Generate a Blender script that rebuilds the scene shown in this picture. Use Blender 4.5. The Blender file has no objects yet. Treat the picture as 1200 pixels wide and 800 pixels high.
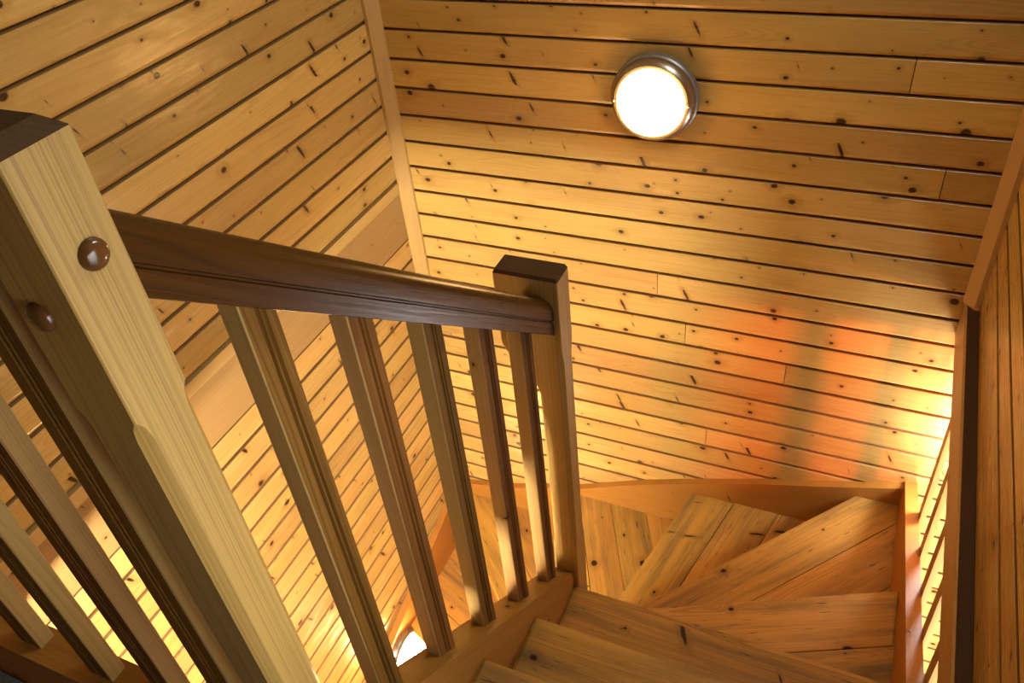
import bpy, math, random
from mathutils import Matrix, Vector, Euler

random.seed(7)
sc = bpy.context.scene
C = sc.collection

# ------------------------------------------------------------------ units
# everything is measured from the camera in "u"; 1 u = 0.52 m, lower floor at z = 0
U = 0.52
CAM_Z = 4.08


def P(x, y, z):
    return Vector((x * U, y * U, z * U + CAM_Z))


YF0 = -3.3               # wall behind the camera

# ------------------------------------------------------------------ camera
R = [[0.9115390397, 0.4004533492, -0.0934542359],
     [0.1867443448, -0.6056031040, -0.7735447176],
     [-0.3663647482, 0.6876641590, -0.6268132702]]
cd = bpy.data.cameras.new('camera')
cd.sensor_width = 36.0
cd.lens = 36.0 * 966.16 / 1200.0
cd.clip_start = 0.02
cam = bpy.data.objects.new('camera', cd)
C.objects.link(cam)
mw = Matrix.Identity(4)
for i in range(3):
    mw[i][0] = R[0][i]
    mw[i][1] = -R[1][i]
    mw[i][2] = -R[2][i]
mw[2][3] = CAM_Z
cam.matrix_world = mw
sc.camera = cam

# ------------------------------------------------------------------ world, lights, exposure
w = bpy.data.worlds.new('world')
sc.world = w
w.use_nodes = True
w.node_tree.nodes['Background'].inputs[0].default_value = (0.75, 0.85, 1.0, 1)
w.node_tree.nodes['Background'].inputs[1].default_value = 0.3

sc.view_settings.view_transform = 'Standard'
sc.view_settings.look = 'None'
sc.view_settings.gamma = 1.0
sc.view_settings.use_curve_mapping = False
sc.view_settings.exposure = 0.08


def area(name, loc, target, sx, sy, power, col):
    l = bpy.data.lights.new(name, 'AREA')
    l.shape = 'RECTANGLE'
    l.size, l.size_y = sx, sy
    l.energy = power
    l.color = col
    o = bpy.data.objects.new(name, l)
    C.objects.link(o)
    o.location = loc
    d = Vector(target) - Vector(loc)
    o.rotation_euler = d.to_track_quat('-Z', 'Y').to_euler()
    return o


def bulb(name, loc, power, col, rad):
    l = bpy.data.lights.new(name, 'POINT')
    l.energy = power
    l.color = col
    l.shadow_soft_size = rad
    o = bpy.data.objects.new(name, l)
    C.objects.link(o)
    o.location = loc
    return o


# daylight from the low landing window in the right wall beside the camera
wl = area('landing_window_daylight', P(0.585, 0.42, -1.35), P(-2.0, 0.38, -1.40), 0.68, 0.95, 2.9, (0.97, 1.0, 0.94))
wl.data.spread = math.radians(80)
# unseen fill light added high in the right wall to brighten the left wall
area('high_fill_light', P(0.57, 2.9, 1.1), P(-2.846, 2.5, -1.0), 0.62, 0.62, 28, (0.88, 1.0, 0.95))

# unseen fill light added to whiten the hall wall behind the slats
hw_ = area('hall_fill_light', P(1.55, YF0 + 0.08, -4.3), P(1.15, 4.0, -4.6), 0.65, 1.1, 40, (0.95, 0.97, 1.0))
hw_.data.spread = math.radians(50)

WARM = (1.0, 0.80, 0.52)

# ------------------------------------------------------------------ materials


class NT:
    def __init__(self, name):
        self.m = bpy.data.materials.new(name)
        self.m.use_nodes = True
        self.t = self.m.node_tree
        self.t.nodes.clear()
        self.out = self.n('ShaderNodeOutputMaterial')
        self.b = self.n('ShaderNodeBsdfPrincipled')
        self.l(self.b.outputs[0], self.out.inputs[0])

    def n(self, t, **k):
        nd = self.t.nodes.new(t)
        for a, v in k.items():
            setattr(nd, a, v)
        return nd

    def l(self, a, b):
        self.t.links.new(a, b)

    def put(self, sock, v):
        if isinstance(v, bpy.types.NodeSocket):
            self.l(v, sock)
        else:
            sock.default_value = v

    def math(self, op, a, b=None, c=None, clamp=False):
        nd = self.n('ShaderNodeMath', operation=op, use_clamp=clamp)
        self.put(nd.inputs[0], a)
        if b is not None:
            self.put(nd.inputs[1], b)
        if c is not None:
            self.put(nd.inputs[2], c)
        return nd.outputs[0]

    def vmath(self, op, a, b=None):
        nd = self.n('ShaderNodeVectorMath', operation=op)
        self.put(nd.inputs[0], a)
        if b is not None:
            self.put(nd.inputs[1], b)
        return nd.outputs[0]

    def mix(self, f, a, b):
        nd = self.n('ShaderNodeMix', data_type='RGBA')
        self.put(nd.inputs[0], f)
        self.put(nd.inputs[6], a if isinstance(a, bpy.types.NodeSocket) else (*a, 1))
        self.put(nd.inputs[7], b if isinstance(b, bpy.types.NodeSocket) else (*b, 1))
        return nd.outputs[2]

    def smooth(self, v, a, b, c=0.0, d=1.0):
        nd = self.n('ShaderNodeMapRange', interpolation_type='SMOOTHSTEP')
        self.put(nd.inputs[0], v)
        for i, x in enumerate((a, b, c, d)):
            self.put(nd.inputs[i + 1], x)
        return nd.outputs[0]

    def noise(self, vec, scale=1.0, detail=2.0, dist=0.0, rough=0.5):
        nd = self.n('ShaderNodeTexNoise')
        self.put(nd.inputs['Vector'], vec)
        nd.inputs['Scale'].default_value = scale
        nd.inputs['Detail'].default_value = detail
        nd.inputs['Distortion'].default_value = dist
        nd.inputs['Roughness'].default_value = rough
        return nd.outputs[0]


def wood(name, light, dark, knot, ring_amt=0.45, knots=0.42, ks=(5.0, 15.0), rough=0.36, var=0.22, wear=0.0, wave=0.25,
         ring_sp=0.0055, bend=0.05, pith=(0.05, 0.0, 0.09), spec=0.5, coat=0.0, kmax=0.17, big_amt=0.9, spikes=0.22):
    """pine; the grain runs along local x"""
    t = NT(name)
    tc = t.n('ShaderNodeTexCoord').outputs['Object']
    oi = t.n('ShaderNodeObjectInfo').outputs['Random']
    r1 = t.math('MULTIPLY', oi, 71.3)
    r2 = t.math('MULTIPLY', t.math('FRACT', t.math('MULTIPLY', oi, 913.7)), 23.1)
    off = t.n('ShaderNodeCombineXYZ')
    t.l(r1, off.inputs[0])
    t.l(r2, off.inputs[1])
    t.l(r2, off.inputs[2])
    p = t.vmath('ADD', tc, off.outputs[0])
    sp = t.n('ShaderNodeSeparateXYZ')
    t.l(p, sp.inputs[0])
    # knots
    kv = t.n('ShaderNodeCombineXYZ')
    t.l(t.math('MULTIPLY', sp.outputs[0], ks[0]), kv.inputs[0])
    t.l(t.math('MULTIPLY', t.math('ADD', sp.outputs[1], sp.outputs[2]), ks[1]), kv.inputs[1])
    kn = t.noise(p, 45.0, 1.0)
    kw = t.vmath('ADD', kv.outputs[0], t.vmath('MULTIPLY', t.n('ShaderNodeCombineXYZ').outputs[0], (0, 0, 0)))
    vo = t.n('ShaderNodeTexVoronoi', voronoi_dimensions='2D')
    t.l(kw, vo.inputs['Vector'])
    vo.inputs['Scale'].default_value = 1.0
    cs = t.n('ShaderNodeSeparateColor')
    t.l(vo.outputs['Color'], cs.inputs[0])
    # real (unscaled) offset to the cell centre so that knots come out round
    dv = t.vmath('SUBTRACT', kw, vo.outputs['Position'])
    dv = t.vmath('MULTIPLY', dv, (1.0 / ks[0], 1.0 / ks[1], 0.0))
    dx = t.n('ShaderNodeSeparateXYZ')
    t.l(dv, dx.inputs[0])
    ln = t.n('ShaderNodeVectorMath', operation='LENGTH')
    # slight ellipse along the grain
    # some are spike knots, cut lengthwise and slanting across the board
    spike = t.math('LESS_THAN', cs.outputs[2], spikes)
    sx = t.math('ADD', 0.75, t.math('MULTIPLY', spike, 0.75))
    sy = t.math('SUBTRACT', 1.0, t.math('MULTIPLY', spike, 0.66))
    shx = t.math('ADD', dx.outputs[0], t.math('MULTIPLY', t.math('MULTIPLY', dx.outputs[1], spike), 0.45))
    ell = t.n('ShaderNodeCombineXYZ')
    t.l(t.math('MULTIPLY', shx, sx), ell.inputs[0])
    t.l(t.math('MULTIPLY', dx.outputs[1], sy), ell.inputs[1])
    t.l(ell.outputs[0], ln.inputs[0])
    dist = t.math('MULTIPLY', ln.outputs['Value'], t.math('ADD', t.math('MULTIPLY', kn, 0.9), 0.55))
    gate = t.math('LESS_THAN', cs.outputs[0], knots)
    rad = t.math('ADD', 0.0022, t.math('MULTIPLY', t.math('POWER', cs.outputs[1], 2.2), kmax * 0.05))
    core = t.math('MULTIPLY', gate, t.smooth(dist, rad, t.math('MULTIPLY', rad, 0.5)))
    halo = t.math('MULTIPLY', gate, t.smooth(dist, t.math('MULTIPLY', rad, 3.2), rad))
    # growth rings: cylinders round a pith beside the board, bent by noise and by knots
    lp = t.n('ShaderNodeSeparateXYZ')
    t.l(tc, lp.inputs[0])
    slow = t.math('SUBTRACT', t.noise(t.vmath('MULTIPLY', p, (0.9, 4.0, 4.0)), 1.0, 2.0, 0.2), 0.5)
    q1 = t.math('FRACT', t.math('MULTIPLY', oi, 17.77))
    q2 = t.math('FRACT', t.math('MULTIPLY', oi, 129.3))
    py = t.math('SUBTRACT', lp.outputs[1], t.math('ADD', pith[0], t.math('MULTIPLY', q1, pith[0] * 0.6)))
    pz = t.math('SUBTRACT', lp.outputs[2], t.math('ADD', pith[1], t.math('MULTIPLY', q2, pith[2])))
    rr = t.math('SQRT', t.math('ADD', t.math('MULTIPLY', py, py), t.math('MULTIPLY', pz, pz)))
    rr = t.math('ADD', rr, t.math('MULTIPLY', slow, bend))
    rr = t.math('ADD', rr, t.math('MULTIPLY', halo, 0.010))
    uneven = t.n('ShaderNodeTexNoise', noise_dimensions='1D')
    t.l(t.math('ADD', t.math('MULTIPLY', rr, 70.0), r1), uneven.inputs['W'])
    ring = t.math('FRACT', t.math('ADD', t.math('MULTIPLY', rr, 1.0 / ring_sp), t.math('MULTIPLY', uneven.outputs[0], 2.2)))
    ring = t.math('MULTIPLY', t.math('POWER', ring, 2.4), t.smooth(ring, 1.0, 0.93))
    fib = t.noise(t.vmath('MULTIPLY', p, (4.0, 260.0, 260.0)), 1.0, 3.0)
    big = t.noise(t.vmath('MULTIPLY', p, (1.6, 7.0, 7.0)), 1.0, 2.0)
    f = t.math('MULTIPLY', ring, ring_amt)
    f = t.math('ADD', f, t.math('MULTIPLY', t.math('SUBTRACT', fib, 0.5), 0.45))
    f = t.math('ADD', f, t.math('MULTIPLY', t.math('SUBTRACT', big, 0.5), big_amt), clamp=True)
    col = t.mix(f, light, dark)
    col = t.mix(t.math('MULTIPLY', halo, 0.45), col, dark)
    if wear > 0:
        wn = t.noise(t.vmath('MULTIPLY', p, (2.2, 22.0, 22.0)), 1.0, 5.0, 0.3, 0.6)
        wm = t.math('MULTIPLY', t.smooth(wn, 0.40, 0.75), wear)
        col = t.mix(wm, col, (0.16, 0.095, 0.032))
        sn = t.noise(t.vmath('MULTIPLY', p, (14.0, 150.0, 150.0)), 1.0, 2.0)
        col = t.mix(t.math('MULTIPLY', t.smooth(sn, 0.66, 0.72), wear * 0.9), col, (0.06, 0.035, 0.015))
    col = t.mix(core, col, knot)
    # each board its own tone
    hs = t.n('ShaderNodeHueSaturation')
    t.l(col, hs.inputs['Color'])
    rv = t.math('FRACT', t.math('MULTIPLY', oi, 57.31))
    t.l(t.math('ADD', 1.0 - var * 0.6, t.math('MULTIPLY', rv, var)), hs.inputs['Value'])
    t.l(t.math('ADD', 0.492, t.math('MULTIPLY', t.math('FRACT', t.math('MULTIPLY', oi, 331.7)), 0.014)), hs.inputs['Hue'])
    t.l(hs.outputs[0], t.b.inputs['Base Color'])
    t.put(t.b.inputs['Roughness'], t.math('ADD', rough, t.math('MULTIPLY', t.math('SUBTRACT', fib, 0.5), 0.25)))
    t.b.inputs['Specular IOR Level'].default_value = spec
    t.b.inputs['Coat Weight'].default_value = coat
    t.b.inputs['Coat Roughness'].default_value = 0.25
    # relief: fibre, rings and a slow waviness
    wv = t.noise(t.vmath('MULTIPLY', p, (6.0, 13.0, 13.0)), 1.0, 2.0)
    h = t.math('ADD', t.math('MULTIPLY', wv, wave), t.math('MULTIPLY', fib, 0.018))
    h = t.math('SUBTRACT', h, t.math('MULTIPLY', core, 0.04))
    h = t.math('ADD', h, t.math('MULTIPLY', halo, 0.03))
    bp = t.n('ShaderNodeBump')
    bp.inputs['Strength'].default_value = 0.55
    bp.inputs['Distance'].default_value = 0.02
    t.l(h, bp.inputs['Height'])
    t.l(bp.outputs[0], t.b.inputs['Normal'])
    return t.m


def plain(name, col, rough=0.5, metal=0.0, noise_amt=0.15, nscale=40.0, bump=0.0):
    t = NT(name)
    tc = t.n('ShaderNodeTexCoord').outputs['Object']
    n = t.noise(tc, nscale, 3.0)
    c = t.mix(t.math('MULTIPLY', n, noise_amt * 2), col, tuple(x * 0.5 for x in col))
    t.l(c, t.b.inputs['Base Color'])
    t.b.inputs['Roughness'].default_value = rough
    t.b.inputs['Metallic'].default_value = metal
    if bump:
        bp = t.n('ShaderNodeBump')
        bp.inputs['Strength'].default_value = bump
        bp.inputs['Distance'].default_value = 0.004
        t.l(n, bp.inputs['Height'])
        t.l(bp.outputs[0], t.b.inputs['Normal'])
    return t.m


def glow(name, col, strength):
    t = NT(name)
    t.b.inputs['Base Color'].default_value = (0.9, 0.9, 0.88, 1)
    t.b.inputs['Roughness'].default_value = 0.2
    t.b.inputs['Emission Color'].default_value = (*col, 1)
    t.b.inputs['Emission Strength'].default_value = strength
    return t.m


M = {}
M['plank'] = wood('wall_pine', (0.54, 0.335, 0.092), (0.32, 0.162, 0.033), (0.045, 0.016, 0.006), ring_amt=0.38,
                  knots=0.55, ks=(7.5, 20.0), rough=0.29, var=0.36, spec=0.42, big_amt=1.2, wave=0.6, kmax=0.2)
M['fascia'] = wood('fascia_pine', (0.36, 0.205, 0.070), (0.24, 0.12, 0.036), (0.04, 0.015, 0.006), knots=0.2, rough=0.4)
M['trim'] = wood('trim_pine', (0.46, 0.285, 0.095), (0.36, 0.20, 0.06), (0.10, 0.04, 0.01), knots=0.05, rough=0.4)
M['tread'] = wood('tread_pine', (0.53, 0.262, 0.044), (0.22, 0.088, 0.012), (0.025, 0.009, 0.002), ring_amt=0.6, big_amt=1.6, spec=0.25, knots=0.5, ks=(5.0, 12.0), rough=0.42, wear=0.8,
                  kmax=0.26, wave=0.08, var=0.15)
M['string'] = wood('string_pine', (0.38, 0.168, 0.026), (0.22, 0.085, 0.011), (0.04, 0.014, 0.005), knots=0.35, ks=(4.0, 9.0), rough=0.45, kmax=0.24, wave=0.08, spec=0.25)
M['post'] = wood('post_pine', (0.42, 0.255, 0.065), (0.21, 0.105, 0.022), (0.03, 0.012, 0.005), knots=0.12, ks=(2.5, 9.0), rough=0.42, 
                 ring_amt=0.7, ring_sp=0.0062, bend=0.035, pith=(0.03, -0.09, 0.03), wave=0.05, var=0.12)
M['baluster'] = wood('baluster_pine', (0.40, 0.245, 0.080), (0.23, 0.115, 0.028), (0.02, 0.008, 0.003), knots=0.25, ks=(2.5, 14.0), rough=0.5, spec=0.2,
                     wave=0.05, var=0.18)
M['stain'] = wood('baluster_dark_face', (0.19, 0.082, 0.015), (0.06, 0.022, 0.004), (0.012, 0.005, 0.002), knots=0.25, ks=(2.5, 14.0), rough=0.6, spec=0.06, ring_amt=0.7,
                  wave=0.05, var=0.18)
M['dark_top'] = wood('end_grain_and_shaded_top', (0.085, 0.042, 0.016), (0.04, 0.018, 0.007), (0.01, 0.005, 0.002), knots=0.0, rough=0.65, wave=0.05, spec=0.08)  # newel end grain, and the painted shade on the beam top
M['rail'] = wood('handrail_stain', (0.055, 0.021, 0.0035), (0.018, 0.006, 0.001), (0.015, 0.006, 0.002), knots=0.25, ks=(3.0, 9.0), rough=0.30, coat=0.0, spec=0.09,
                 ring_amt=0.8, wave=0.04)
M['beam'] = wood('beam_pine', (0.36, 0.20, 0.07), (0.20, 0.09, 0.025), (0.02, 0.008, 0.003), knots=0.3, ks=(2.5, 8.0), rough=0.45, kmax=0.25, wave=0.05)
M['plug'] = plain('plug_varnish', (0.13, 0.05, 0.014), 0.16, 0, 0.5, 60)
M['backing'] = plain('groove_board', (0.09, 0.04, 0.012), 0.8)
M['groove'] = plain('groove_stain', (0.27, 0.135, 0.036), 0.7)
M['carpet'] = plain('grey_carpet', (0.20, 0.20, 0.21), 0.95, 0, 0.5, 400, 0.8)
M['ceiling'] = plain('ceiling_board', (0.55, 0.36, 0.16), 0.6)
M['floorb'] = plain('hall_floor_board', (0.40, 0.22, 0.08), 0.45)
M['metal'] = plain('lamp_metal', (0.42, 0.36, 0.28), 0.3, 0.9, 0.1)
M['lampbase'] = plain('lamp_base', (0.30, 0.26, 0.22), 0.4, 0.5, 0.1)
M['glow'] = glow('lamp_glass_lit', (1.0, 0.52, 0.17), 30.0)
M['glow_low'] = glow('lower_lamp_glass_lit', (1.0, 0.92, 0.77), 400.0)
M['glow_step'] = glow('step_lamp_glass_lit', (1.0, 0.68, 0.34), 230.0)
M['glow_globe'] = glow('globe_glass_lit', (0.88, 0.91, 1.0), 165.0)
M['frame'] = plain('window_paint', (0.75, 0.72, 0.66), 0.5)
M['glass'] = glow('window_daylight', (0.8, 0.9, 1.0), 1.5)

# ------------------------------------------------------------------ object helpers
UPX = Euler((0, -math.pi / 2, 0))      # local x points up
ALONG_Y = Euler((0, 0, math.pi / 2))
ALONG_X = Euler((0, 0, 0))


def mesh(name, V, F, mat, smooth=None):
    me = bpy.data.meshes.new(name)
    me.from_pydata([tuple(v) for v in V], [], F)
    me.validate()
    import bmesh
    bm = bmesh.new()
    bm.from_mesh(me)
    bmesh.ops.recalc_face_normals(bm, faces=bm.faces)
    bm.to_mesh(me)
    bm.free()
    me.materials.append(mat)
    if smooth:
        for p in me.polygons:
            p.use_smooth = True
        me.set_sharp_from_angle(angle=math.radians(smooth))
    me.update()
    return me


def link(o, parent=None):
    C.objects.link(o)
    if parent is not None:
        o.parent = parent
        # parents carry a location (and for sub-parts a rotation): keep world placement
        o.matrix_parent_inverse = WM[parent.name].inverted()
    return o


WM = {}


def obj(name, V, F, mat, parent=None, rot=ALONG_X, loc=None, smooth=None):
    """V in world metres; stored in a local frame (loc, rot) so that the grain follows local x"""
    if loc is None:
        loc = sum((Vector(v) for v in V), Vector()) / len(V)
    m = Matrix.Translation(loc) @ rot.to_matrix().to_4x4()
    mi = m.inverted()
    me = mesh(name, [mi @ Vector(v) for v in V], F, mat, smooth)
    o = bpy.data.objects.new(name, me)
    o.location = loc
    o.rotation_euler = rot
    link(o, parent)
    WM[o.name] = m
    return o


def second(o, mat, faces):
    o.data.materials.append(mat)
    for i in faces:
        o.data.polygons[i].material_index = 1


def inst(name, me, loc, rot, parent):
    o = bpy.data.objects.new(name, me)
    o.location = loc
    o.rotation_euler = rot
    link(o, parent)
    WM[o.name] = Matrix.Translation(loc) @ rot.to_matrix().to_4x4()
    return o


def tag(o, label, cat=None, group=None, kind=None):
    o['label'] = label
    if cat:
        o['category'] = cat
    if group:
        o['group'] = group
    if kind:
        o['kind'] = kind
    return o


def thing(name, loc, label, cat, group=None):
    o = bpy.data.objects.new(name, None)
    o.empty_display_size = 0.1
    C.objects.link(o)
    o.location = loc
    WM[o.name] = Matrix.Translation(loc)
    return tag(o, label, cat, group)


def box(x0, x1, y0, y1, z0, z1):
    """box in u units -> world"""
    V = [P(x, y, z) for z in (z0, z1) for y in (y0, y1) for x in (x0, x1)]
    F = [(0, 1, 3, 2), (4, 6, 7, 5), (0, 4, 5, 1), (2, 3, 7, 6), (0, 2, 6, 4), (1, 5, 7, 3)]
    return V, F


def loft(rings, cap=True):
    n = len(rings[0])
    V = [v for r in rings for v in r]
    F = []
    for k in range(len(rings) - 1):
        for i in range(n):
            j = (i + 1) % n
            F.append((k * n + i, k * n + j, (k + 1) * n + j, (k + 1) * n + i))
    if cap:
        F.append(tuple(range(n))[::-1])
        F.append(tuple((len(rings) - 1) * n + i for i in range(n)))
    return V, F


def prism(poly, z0, z1, b=0.004):
    """horizontal polygon (u) extruded with softened top edge"""
    cx = sum(p[0] for p in poly) / len(poly)
    cy = sum(p[1] for p in poly) / len(poly)

    def shr(d):
        r = []
        for x, y in poly:
            l = math.hypot(x - cx, y - cy)
            k = max(0.0, 1 - d / l)
            r.append((cx + (x - cx) * k, cy + (y - cy) * k))
        return r
    rings = [[P(x, y, z0) for x, y in poly], [P(x, y, z1 - b) for x, y in poly], [P(x, y, z1) for x, y in shr(b * 1.6)]]
    return loft(rings)


def yz_slab(pts_top, pts_bot, x0, x1):
    """slab between x0 and x1 whose top and bottom follow (y,z) polylines"""
    pr = pts_top + pts_bot[::-1]
    rings = [[P(x, y, z) for y, z in pr] for x in (x0, x1)]
    return loft(rings)


def xz_slab(pts_top, pts_bot, y0, y1):
    pr = pts_top + pts_bot[::-1]
    rings = [[P(x, y, z) for x, z in pr] for y in (y0, y1)]
    return loft(rings)


# ------------------------------------------------------------------ main dimensions (u)
XL, XR, YB = -2.846, 0.612, 4.095
YF = YF0
ZC = 2.15                 # ceiling
Z0 = -CAM_Z / U           # lower floor
ZL = -2.49                # landing
XH = 3.2                  # far side of the hall beyond the slats
BEAM_T, BEAM_B = -2.785, -3.02
RISE, GOING = 0.381, 0.449

# ------------------------------------------------------------------ setting


def struct(name, V, F, mat, label, loc=None):
    o = obj(name, V, F, mat, None, ALONG_X, loc if loc is not None else Vector((0, 0, 0)))
    return tag(o, label, None, None, 'structure')


G = 0.035   # board thickness (u) in front of the backing
wall_back = struct('wall_back', *box(XL - 0.2, XH, YB + G, YB + G + 0.15, Z0, ZC), M['backing'],
                   'back wall clad in horizontal knotty pine planks carrying the round lamp')
wall_left = struct('wall_left', *box(XL - G - 0.15, XL - G, YF, YB + G, Z0, ZC), M['backing'],
                   'left wall clad in horizontal pine planks with a wide fascia board')
wall_right = struct('wall_right', *box(XR + G, XR + G + 0.12, YF, YB, BEAM_T + 0.01, ZC), M['backing'],
                    'right wall of pine planks above the dark beam')
struct('wall_front', *box(XL - 0.2, XH, YF - 0.15, YF, Z0, ZC), M['ceiling'], 'plain boarded wall behind the landing')
struct('wall_hall', *box(XH, XH + 0.15, YF, YB + G, Z0, ZC), M['ceiling'], 'far wall of the lower hall beyond the slats')
struct('ceiling', *box(XL - 0.2, XH + .15, YF - .15, YB + .2, ZC, ZC + 0.15), M['ceiling'], 'wooden ceiling over the stairwell')
struct('floor', *box(XL - 0.2, XH + .15, YF - .15, YB + .2, Z0 - 0.2, Z0), M['floorb'], 'wooden floor of the lower hall at the foot of the stairs')
# hall ceiling to the right of the stairwell
struct('ceiling_hall', *box(XR + G + 0.12, XH, YF, YB, BEAM_T, BEAM_T + 0.3), M['ceiling'], 'ceiling of the lower hall beyond the slats')
V, F = loft([[P(x, y, z) for x, y in ((XL, YF), (XR, YF), (XR, 0.86), (-1.03, 0.86), (-1.03, 0.56), (XL, 0.56))] for z in (ZL - 0.3, ZL)])
struct('floor_landing', V, F, M['carpet'], 'grey carpeted landing floor in front of the balustrade')

# planks ----------------------------------------------------------------


def plank_mesh(L, h, mat=None):
    """length L (m), pitch h (m); local x along, -y outward, z up from the lower groove"""
    d = G * U
    pr = [(d, 0.0036), (0.0060, 0.0036), (0.0034, 0.0062), (0.0, 0.0135), (0.0, h - 0.0040), (0.0012, h - 0.0030), (0.0046, h - 0.0022), (d, h - 0.0008)]
    rings = [[(x, y, z) for y, z in pr] for x in (0.0, L)]
    V, F = loft(rings)
    me = mesh('plank', V, F, mat or M['plank'], None)
    me.materials.append(M['groove'])      # dark stain gathered in the groove
    for i in (0, 5, 6):
        me.polygons[i].material_index = 1
    return me


pm_cache = {}


def pm(L, h, mat=None):
    k = (round(L, 4), round(h, 4), mat.name if mat else '')
    if k not in pm_cache:
        pm_cache[k] = plank_mesh(L, h, mat)
    return pm_cache[k]


# back wall: grooves at z = -1.3546 - 0.17586 k
HB = 0.17586
joints = {1: [0.065], 9 - 0: [-1.118], 11: [-0.93], 12: [-0.293], 16: [-0.75], 4: [0.30], 19: [-1.9], 22: [-0.4]}
for k in range(-20, 37):
    zt = -1.3546 - HB * k
    zb = zt - HB
    if zb > ZC or zt < Z0:
        continue
    xr = XR + G if zb > BEAM_T - 0.05 else XH
    cuts = [XL] + joints.get(k, []) + [xr]
    for a, b in zip(cuts[:-1], cuts[1:]):
        g = 0.004
        inst('plank', pm((b - a - g) * U, HB * U), P(a + g / 2, YB, zb), Euler((0, 0, 0)), wall_back)

# left wall
HL = 0.16974


def left_plank(zb, h, mat=None):
    inst('plank', pm((YB - YF) * U, h * U, mat), P(XL, YF, zb), Euler((0, 0, math.pi / 2)), wall_left)


for k in range(-16, 10):
    zt = -0.7965 - HL * k
    if zt - HL < ZC:
        left_plank(zt - HL, HL)
z = -2.930
while z > Z0:
    left_plank(z - 0.1705, 0.1705)
    z -= 0.1705
# wide fascia at floor level with its light cover strip
V, F = box(XL - G, XL - 0.002, YF, YB, -2.926, -2.574)
tag(obj('fascia_board', V, F, M['fascia'], wall_left, ALONG_Y), 'wide pinkish brown fascia board at floor level')
V, F = box(XL - G, XL + 0.008, YF, YB, -2.574, -2.500)
tag(obj('cover_strip', V, F, M['trim'], wall_left, ALONG_Y), 'light cover strip above the fascia board')

# right wall
for k in range(0, 30):
    zb = -2.457 + HB * k
    if zb < ZC:
        inst('plank', pm((YB - YF) * U, HB * U), P(XR, YB, zb), Euler((0, 0, -math.pi / 2)), wall_right)
V, F = box(XR, XR + G, YF, YB, BEAM_T + 0.015, -2.461)
tag(obj('fascia_board', V, F, M['plank'], wall_right, ALONG_Y), 'wide pine board directly above the dark beam')

# corner trims
V, F = loft([[P(x, y, z) for x, y in ((XL, YB), (XL + 0.075, YB), (XL + 0.075, YB - 0.022), (XL + 0.022, YB - 0.072), (XL, YB - 0.072))]
             for z in (-5.45, ZC)])
tag(obj('trim_1', V, F, M['trim'], None, UPX), 'narrow pine corner strip where the left and back walls meet', None, None, 'structure')
V, F = loft([[P(x, y, z) for x, y in ((XR, YB), (XR - 0.075, YB), (XR - 0.075, YB - 0.025), (XR - 0.025, YB - 0.09), (XR, YB - 0.09))]
             for z in (BEAM_T, ZC)])
tag(obj('trim_2', V, F, M['trim'], None, UPX), 'narrow pine corner strip where the right and back walls meet', None, None, 'structure')

# low window beside the camera
win = struct('window_1', *box(XR - 0.012, XR + 0.002, -0.25, 1.10, -2.30, -0.42), M['glass'], 'low daylit window in the right wall beside the landing')
for (a, b, c_, d_) in ((-0.35, 1.20, -0.42, -0.31), (-0.35, 1.20, -2.41, -2.30), (-0.35, -0.25, -2.30, -0.42), (1.10, 1.20, -2.30, -0.42)):
    obj('window_frame', *box(XR - 0.05, XR + 0.002, a, b, c_, d_), M['frame'], win)

win2 = struct('fill_window_hall', *box(0.9, 2.2, YF - 0.002, YF + 0.012, -5.4, -3.2), M['glass'], 'added unseen fill window in the front wall of the lower hall')  # added pane for the hall fill light, out of view
for (a, b, c_, d_) in ((0.8, 2.3, -3.2, -3.1), (0.8, 2.3, -5.5, -5.4), (0.8, 0.9, -5.4, -3.2), (2.2, 2.3, -5.4, -3.2)):
    obj('window_frame', *box(a, b, YF - 0.002, YF + 0.05, c_, d_), M['frame'], win2)
win3 = struct('fill_window_high', *box(XR - 0.012, XR + 0.002, 2.25, 3.55, 0.45, 1.75), M['glass'], 'added unseen fill window high in the right wall above the stairs')  # added pane for the left wall's fill light, out of view
for (a, b, c_, d_) in ((2.15, 3.65, 1.75, 1.85), (2.15, 3.65, 0.35, 0.45), (2.15, 2.25, 0.45, 1.75), (3.55, 3.65, 0.45, 1.75)):
    obj('window_frame', *box(XR - 0.05, XR + 0.002, a, b, c_, d_), M['frame'], win3)

# ------------------------------------------------------------------ staircase
stairs = thing('staircase', P(-1.1, 2.3, Z0), 'pine winder staircase with worn treads turning left around the far newel post', 'staircase')


def clip(poly, nx, ny, c, keep_le=True):
    out = []
    n = len(poly)
    s = 1 if keep_le else -1
    for i in range(n):
        a, b = poly[i], poly[(i + 1) % n]
        da = s * (a[0] * nx + a[1] * ny - c)
        db = s * (b[0] * nx + b[1] * ny - c)
        if da <= 0:
            out.append(a)
        if da * db < 0:
            t_ = da / (da - db)
            out.append((a[0] + (b[0] - a[0]) * t_, a[1] + (b[1] - a[1]) * t_))
    return out


TT = 0.068


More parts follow.
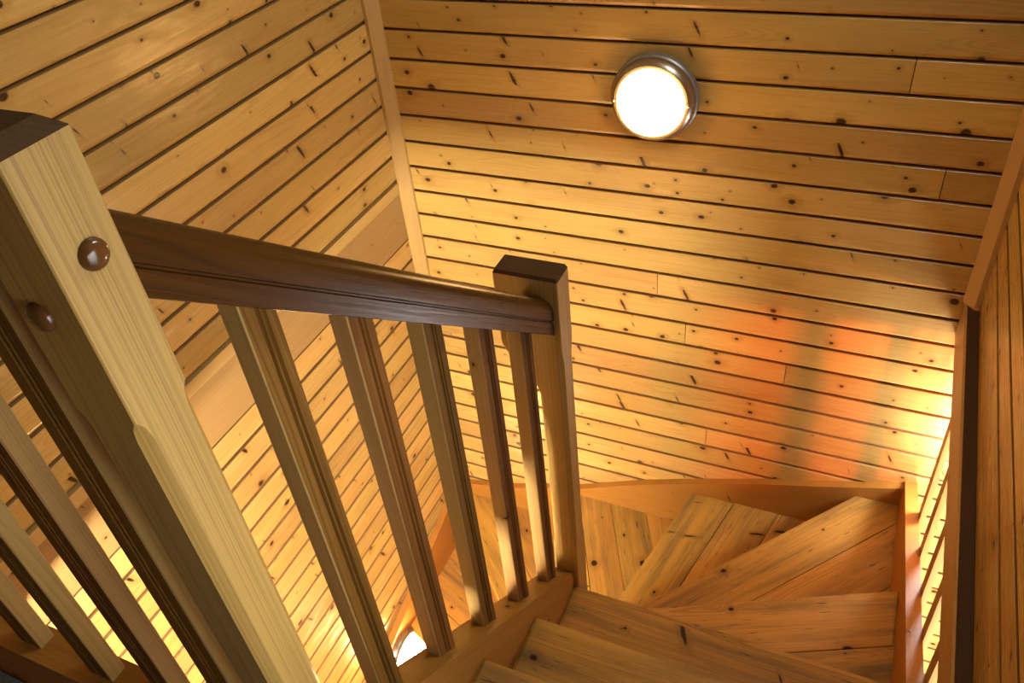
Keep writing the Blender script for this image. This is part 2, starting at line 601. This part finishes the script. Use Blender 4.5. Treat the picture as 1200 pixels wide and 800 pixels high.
def tread(poly, z, a, b, widths):
    """poly in u; a->b is the front (nosing) edge; boards of the given widths are laid from the nosing backwards"""
    dx, dy = b[0] - a[0], b[1] - a[1]
    l = math.hypot(dx, dy)
    tx, ty = dx / l, dy / l
    nx, ny = -ty, tx
    # outward normal = away from the centroid
    cx = sum(p[0] for p in poly) / len(poly)
    cy = sum(p[1] for p in poly) / len(poly)
    if (a[0] - cx) * nx + (a[1] - cy) * ny < 0:
        nx, ny = -nx, -ny
    c0 = a[0] * nx + a[1] * ny
    rot = Euler((0, 0, math.atan2(ty, tx)))
    par = stairs
    first = None
    c = c0 + 0.001
    for i, wd in enumerate(widths + [99]):
        pc = clip(poly, nx, ny, c)
        pc = clip(pc, nx, ny, c - wd + 0.003, False)
        c -= wd
        if len(pc) < 3:
            continue
        V, F = prism(pc, z - TT, z, 0.012 if i == 0 else 0.002)
        o = obj('tread' if first is None else 'tread_board', V, F, M['tread'], par, rot)
        if first is None:
            first = o
            par = o
    return first


def riser(pts, z0, z1):
    (xa, ya), (xb, yb) = pts
    l = math.hypot(xb - xa, yb - ya)
    nx, ny = -(yb - ya) / l * 0.02, (xb - xa) / l * 0.02
    V, F = loft([[P(x, y, z) for x, y in ((xa - nx, ya - ny), (xb - nx, yb - ny), (xb + nx, yb + ny), (xa + nx, ya + ny))] for z in (z0, z1)])
    obj('riser', V, F, M['string'], stairs, Euler((0, 0, math.atan2(yb - ya, xb - xa))))


XS, XI = -1.03, 0.535    # housing lines in the two strings
Zt = {k: -3.652 + (3 - k) * RISE for k in range(1, 15)}
yn = {3: 2.282, 2: 1.833, 1: 1.386}
# landing nosing
V, F = prism([(XS, 0.6), (XI, 0.6), (XI, 0.937), (XS, 0.937)], -2.51 - TT, -2.508, 0.012)
obj('landing_nosing', V, F, M['tread'], stairs)
for k in (1, 2, 3):
    y = yn[k]
    tread([(XS, y - 0.50), (XI, y - 0.50), (XI, y), (XS, y)], Zt[k], (XS, y), (XI, y), [0.30])
riser([(XS, 0.88), (XI, 0.88)], Zt[1], -2.51 - TT)
riser([(XS, yn[1] - 0.06), (XI, yn[1] - 0.06)], Zt[2], Zt[1] - TT)
riser([(XS, yn[2] - 0.06), (XI, yn[2] - 0.06)], Zt[3], Zt[2] - TT)
riser([(-0.99, yn[3] - 0.06), (XI, yn[3] - 0.06)], Zt[4], Zt[3] - TT)
# winders
tread([(-0.985, 2.23), (XI, 2.23), (XI, 3.095), (-0.985, 2.393)], Zt[4], (-0.985, 2.393), (XI, 3.095), [0.32, 0.33])
tread([(-0.985, 2.33), (XI, 3.02), (XI, 4.05), (0.272, 4.05), (-0.985, 2.556)], Zt[5], (-0.985, 2.556), (0.272, 4.05), [0.30, 0.32, 0.33])
tread([(-0.93, 2.47), (0.34, 4.05), (-0.806, 4.05), (-1.16, 2.47)], Zt[6], (-1.16, 2.47), (-0.806, 4.05), [0.30, 0.30, 0.33])
tread([(-1.06, 2.41), (-0.73, 4.05), (-1.98, 4.05), (-1.20, 2.41)], Zt[7], (-1.20, 2.41), (-1.98, 4.05), [0.24, 0.24, 0.26, 0.26])
tread([(-1.125, 2.405), (-1.90, 4.05), (-2.80, 4.05), (-2.80, 3.875), (-1.125, 2.233)], Zt[8], (-1.125, 2.233), (-2.80, 3.875), [0.30, 0.30, 0.3])
tread([(-1.13, 2.30), (-2.80, 3.94), (-2.80, 2.875), (-1.13, 2.20)], Zt[9], (-1.13, 2.20), (-2.80, 2.875), [0.30, 0.32])
tread([(-1.13, 2.26), (-2.80, 2.94), (-2.80, 2.05), (-1.13, 2.05)], Zt[10], (-1.13, 2.05), (-2.80, 2.05), [0.32, 0.32])
riser([(-0.98, 2.33), (XI, 3.03)], Zt[5], Zt[4] - TT)
riser([(-0.95, 2.51), (0.31, 4.03)], Zt[6], Zt[5] - TT)
riser([(-1.09, 2.50), (-0.755, 4.03)], Zt[7], Zt[6] - TT)
riser([(-1.16, 2.44), (-1.91, 4.03)], Zt[8], Zt[7] - TT)
riser([(-1.14, 2.30), (-2.78, 3.91)], Zt[9], Zt[8] - TT)
riser([(-1.14, 2.26), (-2.78, 2.93)], Zt[10], Zt[9] - TT)
for k in (11, 12, 13):
    y = 2.05 - GOING * (k - 10)
    tread([(-1.13, y), (-2.80, y), (-2.80, y + 0.5), (-1.13, y + 0.5)], Zt[k], (-1.13, y), (-2.80, y), [0.30])
    riser([(-1.14, y + GOING + 0.06), (-2.78, y + GOING + 0.06)], Zt[k], Zt[k - 1] - TT)
riser([(-1.14, 2.05 - 3 * GOING + 0.06), (-2.78, 2.05 - 3 * GOING + 0.06)], Z0, Zt[13] - TT)


def zin(y):      # top of the string under the balusters
    return -0.8619 * y - 1.5726


ang = math.atan(0.8619)
V, F = yz_slab([(0.70, zin(0.70)), (2.279, zin(2.279))], [(0.70, zin(0.70) - 0.62), (2.279, zin(2.279) - 0.62)], -1.14, -1.025)
obj('string', V, F, M['string'], stairs, Matrix(((0, -1, 0), (math.cos(ang), 0, math.sin(ang)), (-math.sin(ang), 0, math.cos(ang)))).to_euler())
# right string: steep beside the straight flight, flat beside the winders
top = [(0.70, -2.30), (2.20, -3.545), (4.095, -4.232)]
bot = [(0.70, -2.98), (2.20, -4.30), (3.0, -4.62), (4.095, -5.05)]
V, F = yz_slab(top, bot, 0.527, 0.600)
obj('string', V, F, M['string'], stairs, Euler((0, 0, math.pi / 2)))
# back string along the winders
top = [(0.527, -4.248), (0.027, -4.415), (-0.301, -4.515), (-0.846, -4.716), (-1.222, -4.870), (-1.704, -5.10), (-2.304, -5.315), (-2.79, -5.44)]
V, F = xz_slab(top, [(x, zz - 0.72) for x, zz in top], 4.040, 4.0945)
obj('string', V, F, M['string'], stairs)
# string on the left wall
top = [(4.04, -5.33), (3.72, -5.44), (2.786, -5.772), (2.30, -5.95), (0.70, -7.30)]
V, F = yz_slab(top, [(y, max(zz - 0.75, Z0)) for y, zz in top], -2.8455, -2.79)
obj('string', V, F, M['string'], stairs, Euler((0, 0, math.pi / 2)))
# inner string of the lower flight
top = [(2.279, -6.05), (0.70, -7.40)]
V, F = yz_slab(top, [(y, max(zz - 0.6, Z0)) for y, zz in top], -1.20, -1.125)
obj('string', V, F, M['string'], stairs, Euler((0, 0, math.pi / 2)))

# ------------------------------------------------------------------ balustrade of the stairs
rail_t = thing('stair_balustrade', P(-1.06, 1.4, ZL), 'brown wooden balustrade beside the stairs with two newel posts and sloping handrail', 'balustrade')


def sq(x0, x1, y0, y1, z, c):
    return [P(x, y, z) for x, y in ((x0 + c, y0), (x1 - c, y0), (x1, y0 + c), (x1, y1 - c), (x1 - c, y1), (x0 + c, y1), (x0, y1 - c), (x0, y0 + c))]


# near newel
a = (-1.134, -1.0, 0.58, 0.70)


def ins(a, d):
    return (a[0] + d, a[1] - d, a[2] + d, a[3] - d)


rings = [sq(*a, -3.25, 0.019), sq(*a, -0.915, 0.019), sq(*a, -0.885, 0.013), sq(*a, -0.868, 0.003), sq(*a, -0.412, 0.003),
         sq(*ins(a, 0.024), -0.389, 0.003)]
V, F = loft(rings)
near = obj('newel_post', V, F, M['post'], rail_t, UPX)
second(near, M['dark_top'], [len(F) - 1] + list(range(32, 40)))
tag(near, 'tall newel post close to the camera with two round plugs')
# far newel with its broad head
rings = []
xs = [(-7.84, -1.118, 0.018), (-3.30, -1.118, 0.018), (-3.26, -1.118, 0.003), (-3.25, -1.118, 0.018), (-2.36, -1.118, 0.018)]
xs = [(-7.84, -1.118, 0.004), (-3.33, -1.118, 0.004), (-3.27, -1.118, 0.018), (-2.36, -1.118, 0.018)]
for z_, x_, c_ in xs:
    rings.append(sq(x_, -1.0, 2.28, 2.395, z_, c_))
for i in range(1, 9):
    s = i / 8.0
    z_ = -2.36 + 0.27 * s
    x_ = -1.118 - 0.146 * (0.5 - 0.5 * math.cos(math.pi * s))
    c_ = 0.018 if z_ < -2.15 else (0.010 if z_ < -2.12 else 0.003)
    rings.append(sq(x_, -1.0, 2.28, 2.395, z_, c_))
rings.append(sq(-1.264, -1.0, 2.28, 2.395, -1.752, 0.003))
rings.append(sq(-1.258, -1.006, 2.286, 2.389, -1.737, 0.003))
V, F = loft(rings)
far = obj('newel_post', V, F, M['post'], rail_t, UPX)
second(far, M['dark_top'], [len(F) - 1] + list(range(len(F) - 10, len(F) - 2)))
tag(far, 'shorter newel post at the turn with a broad dark flat head')


def lathe(profile, n, base, axis):
    """profile (r, h) around an axis through base (metres)"""
    q = Vector((0, 0, 1)).rotation_difference(Vector(axis))
    rings = []
    for r, h in profile:
        rings.append([base + q @ Vector((r * math.cos(2 * math.pi * i / n), r * math.sin(2 * math.pi * i / n), h)) for i in range(n)])
    return loft(rings)


def plug(loc, axis):
    r = 0.0130
    pr = [(r, -0.001), (r, 0.0022), (r * 0.93, 0.0045), (r * 0.75, 0.0066), (r * 0.45, 0.0080), (r * 0.12, 0.0085)]
    V, F = lathe(pr, 20, loc, axis)
    o = obj('plug_button', V, F, M['plug'], near, ALONG_X, smooth=60)
    tag(o, 'glossy dark round wooden plug')


plug(P(-1.0, 0.645, -0.585), (1, 0, 0))
plug(P(-1.082, 0.58, -0.667), (0, -1, 0))


def zr(y):      # underside of the handrail
    return -0.7228 - 0.8205 * (y - 0.7204)


# handrail
XCN = -1.093
hw = 0.068
pro = [(-hw + .002, 0.0), (hw - .002, 0.0), (hw, 0.002), (hw, 0.058), (hw - 0.006, 0.062), (hw - 0.006, 0.067), (hw + 0.002, 0.071), (hw + 0.002, 0.118)]
for i in range(1, 8):
    t_ = i / 8.0 * math.pi / 2
    pro.append((hw + 0.002 - 0.045 * (1 - math.cos(t_)), 0.118 + 0.047 * math.sin(t_)))
pro += [(0.020, 0.166), (-0.020, 0.166)]
mir = [(-x, h) for x, h in pro[2:15]][::-1]
pro += mir
yA, yB_ = 0.695, 2.282
rings = [[P(XCN + x, y, zr(y) + h) for x, h in pro] for y in (yA, yB_)]
V, F = loft(rings)
sl = math.atan(0.8205)
RS = Matrix(((0, -1, 0), (math.cos(sl), 0, math.sin(sl)), (-math.sin(sl), 0, math.cos(sl)))).to_euler()
tag(obj('handrail', V, F, M['rail'], rail_t, RS, smooth=40), 'glossy dark brown moulded handrail')

# balusters: broad grooved face towards the stairs


def bal_profile(w, t):
    """(along width, outward): grooved face outward at 0, back at -t"""
    e = 0.003
    g = 0.0075
    pr = [(-w / 2, -t + e), (-w / 2, -e), (-w / 2 + e, 0)]
    for cx in (-0.004, 0.012):
        pr += [(cx - g * 0.75, 0), (cx - g * 0.3, -0.009), (cx + g * 0.3, -0.009), (cx + g * 0.75, 0)]
    pr += [(w / 2 - e, 0), (w / 2, -e), (w / 2, -t + e), (w / 2 - e, -t), (-w / 2 + e, -t)]
    return pr


BW, BT = 0.094, 0.056
for y1 in (1.005, 1.295, 1.585, 1.875, 2.164):
    yc = y1 - BW / 2
    pr = bal_profile(BW, BT)
    ring0 = [P(-1.066 + o_, yc + a_, zin(yc + a_) - 0.002) for a_, o_ in pr]
    ring1 = [P(-1.066 + o_, yc + a_, zr(yc + a_) + 0.004) for a_, o_ in pr]
    V, F = loft([ring0, ring1])
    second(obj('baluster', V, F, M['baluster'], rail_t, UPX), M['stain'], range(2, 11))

# ------------------------------------------------------------------ landing balustrade
land = thing('landing_balustrade', P(-1.9, 0.61, ZL), 'wooden balustrade along the carpeted landing left of the tall newel post', 'balustrade')
YL = 0.605
V, F = box(XL, -1.134, 0.565, 0.675, ZL - 0.28, -2.235)
obj('base_board', V, F, M['string'], land, ALONG_X)
V, F = loft([[P(x, 0.632 + a_, -0.60 + h) for a_, h in pro] for x in (XL, -1.1335)])
obj('handrail', V, F, M['rail'], land, ALONG_X, smooth=40)
for x1 in (-1.222, -1.503, -1.812, -2.118, -2.424, -2.73):
    xc = x1 - BW / 2
    pr = bal_profile(BW, 0.052)
    V, F = loft([[P(xc + a_, YL - o_, z_) for a_, o_ in pr] for z_ in (-2.24, -0.597)])
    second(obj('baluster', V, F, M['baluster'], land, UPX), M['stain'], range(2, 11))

# ------------------------------------------------------------------ slatted screen on the right
scr = thing('slatted_screen', P(0.57, 2.5, -4.2), 'slatted wooden screen under the long beam on the right of the stairs', 'screen')
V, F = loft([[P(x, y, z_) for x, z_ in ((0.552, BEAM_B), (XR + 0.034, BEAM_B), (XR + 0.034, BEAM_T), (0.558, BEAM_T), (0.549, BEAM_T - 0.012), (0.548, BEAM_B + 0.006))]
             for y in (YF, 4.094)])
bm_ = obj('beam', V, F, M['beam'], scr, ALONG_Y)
second(bm_, M['dark_top'], [2])  # top face coloured darker to stand in for shade
tag(bm_, 'wooden beam running along the wall, shade painted on its top')


def zrs(y):
    if y > 2.2:
        return -3.545 - (y - 2.2) * (0.687 / 1.895)
    return -3.545 + (2.2 - y) * 0.83


for y1 in (3.74, 3.37, 3.005, 2.67, 2.34, 2.01, 1.68):
    y0 = y1 - 0.095
    pr = [(0.6015, y0), (0.630, y0), (0.630, y1), (0.6015, y1)]
    V, F = loft([[P(x, y, zrs(y) - 0.22) for x, y in pr], [P(x, y, BEAM_B + 0.003) for x, y in pr]])
    obj('slat', V, F, M['baluster'], scr, UPX)

# ------------------------------------------------------------------ lamps


def wall_lamp(loc, axis, label, gmat):
    t_ = thing('wall_lamp', loc, label, 'lamp', 'round wall lamps')
    V, F = lathe([(0.119, 0.0), (0.122, 0.004), (0.122, 0.024), (0.118, 0.029), (0.06, 0.03)], 48, loc, axis)
    obj('lamp_base', V, F, M['lampbase'], t_, ALONG_X, smooth=35)
    V, F = lathe([(0.116, 0.028), (0.115, 0.040), (0.110, 0.050), (0.103, 0.055), (0.096, 0.055), (0.093, 0.050), (0.093, 0.030)], 48, loc, axis)
    ring = obj('bezel', V, F, M['metal'], t_, ALONG_X, smooth=35)
    pr = []
    for i in range(9):
        q = i / 8.5 * math.pi / 2
        pr.append((0.0925 * math.cos(q), 0.050 + 0.065 * math.sin(q)))
    V, F = lathe([(0.0925, 0.031)] + pr, 48, loc, axis)
    obj('glass_dome', V, F, gmat, t_, ALONG_X, smooth=60)
    ax = Vector(axis)
    side = ax.cross(Vector((0, 0, 1))).normalized()
    for s in (-1, 1):
        V, F = lathe([(0.004, 0.052), (0.004, 0.059), (0.002, 0.061)], 10, loc + side * s * 0.1035, axis)
        obj('screw', V, F, M['metal'], ring, ALONG_X)
    return t_


wall_lamp(P(-1.147, YB, -1.80), (0, -1, 0), 'lit round wall lamp with metal bezel high on the back wall', M['glow'])

wall_lamp(P(XL, 2.73, -6.09), (1, 0, 0), 'glaring round wall lamp low on the left wall beside the lower steps', M['glow_step'])

# tube lamp under the landing, lighting the lower flight and the left wall
sl_ = P(-1.35, -0.5, ZL - 0.3)
t_ = thing('tube_lamp', sl_, 'white tube lamp on the underside of the landing', 'lamp')
V, F = box(-2.35, -0.35, -0.54, -0.46, ZL - 0.36, ZL - 0.3)
obj('lamp_body', V, F, M['lampbase'], t_, ALONG_X)
n_ = 16
V, F = loft([[P(x, -0.5, ZL - 0.445) + Vector((0, 0.040 * math.cos(2 * math.pi * i / n_), 0.040 * math.sin(2 * math.pi * i / n_))) for i in range(n_)] for x in (-2.3, -0.4)])
obj('tube', V, F, M['glow_low'], t_, ALONG_X, smooth=60)
for x in (-2.345, -0.395):
    V, F = box(x, x + 0.04, -0.59, -0.41, ZL - 0.53, ZL - 0.3)
    obj('end_cap', V, F, M['lampbase'], t_, ALONG_X)

# globe wall lamp of the hall, hidden behind the right wall
gl_ = P(0.87, YB, -3.72)
t_ = thing('wall_globe', gl_, 'bright white globe wall lamp on the back wall beyond the slats', 'lamp')
V, F = lathe([(0.05, 0.0), (0.05, 0.012), (0.02, 0.02), (0.02, 0.065)], 24, gl_, (0, -1, 0))
obj('lamp_base', V, F, M['lampbase'], t_, ALONG_X, smooth=35)
pr = [(0.05 * math.sin(i / 16 * math.pi + 1e-3), 0.11 - 0.05 * math.cos(i / 16 * math.pi)) for i in range(17)]
V, F = lathe(pr, 32, gl_, (0, -1, 0))
obj('glass_globe', V, F, M['glow_globe'], t_, ALONG_X, smooth=60)

# red-tinted ceiling spotlight of the hall, shining through the slats onto the back wall
hl = P(1.95, 2.0, BEAM_T)
t_ = thing('ceiling_spotlight', hl, 'small red tinted ceiling spotlight in the hall beyond the slats', 'lamp')
V, F = lathe([(0.045, 0.0), (0.045, 0.010), (0.012, 0.014), (0.012, 0.045)], 24, hl, (0, 0, -1))
obj('lamp_base', V, F, M['lampbase'], t_, ALONG_X, smooth=35)
aim = (P(0.0, YB, -3.58) - P(1.95, 2.0, -2.93)).normalized()
hc = P(1.95, 2.0, -2.93)
V, F = lathe([(0.014, -0.05), (0.030, -0.045), (0.034, 0.0), (0.034, 0.03), (0.031, 0.03), (0.030, -0.01), (0.012, -0.012)], 24, hc, aim)
obj('lamp_can', V, F, M['metal'], t_, ALONG_X, smooth=35)
sp = bpy.data.lights.new('spotlight_beam', 'SPOT')
sp.energy = 120
sp.color = (1.0, 0.20, 0.05)
sp.spot_size = math.radians(44)
sp.spot_blend = 0.6
sp.shadow_soft_size = 0.05
so = bpy.data.objects.new('spotlight_beam', sp)
C.objects.link(so)
so.location = hc + aim * 0.035
so.rotation_euler = aim.to_track_quat('-Z', 'Y').to_euler()
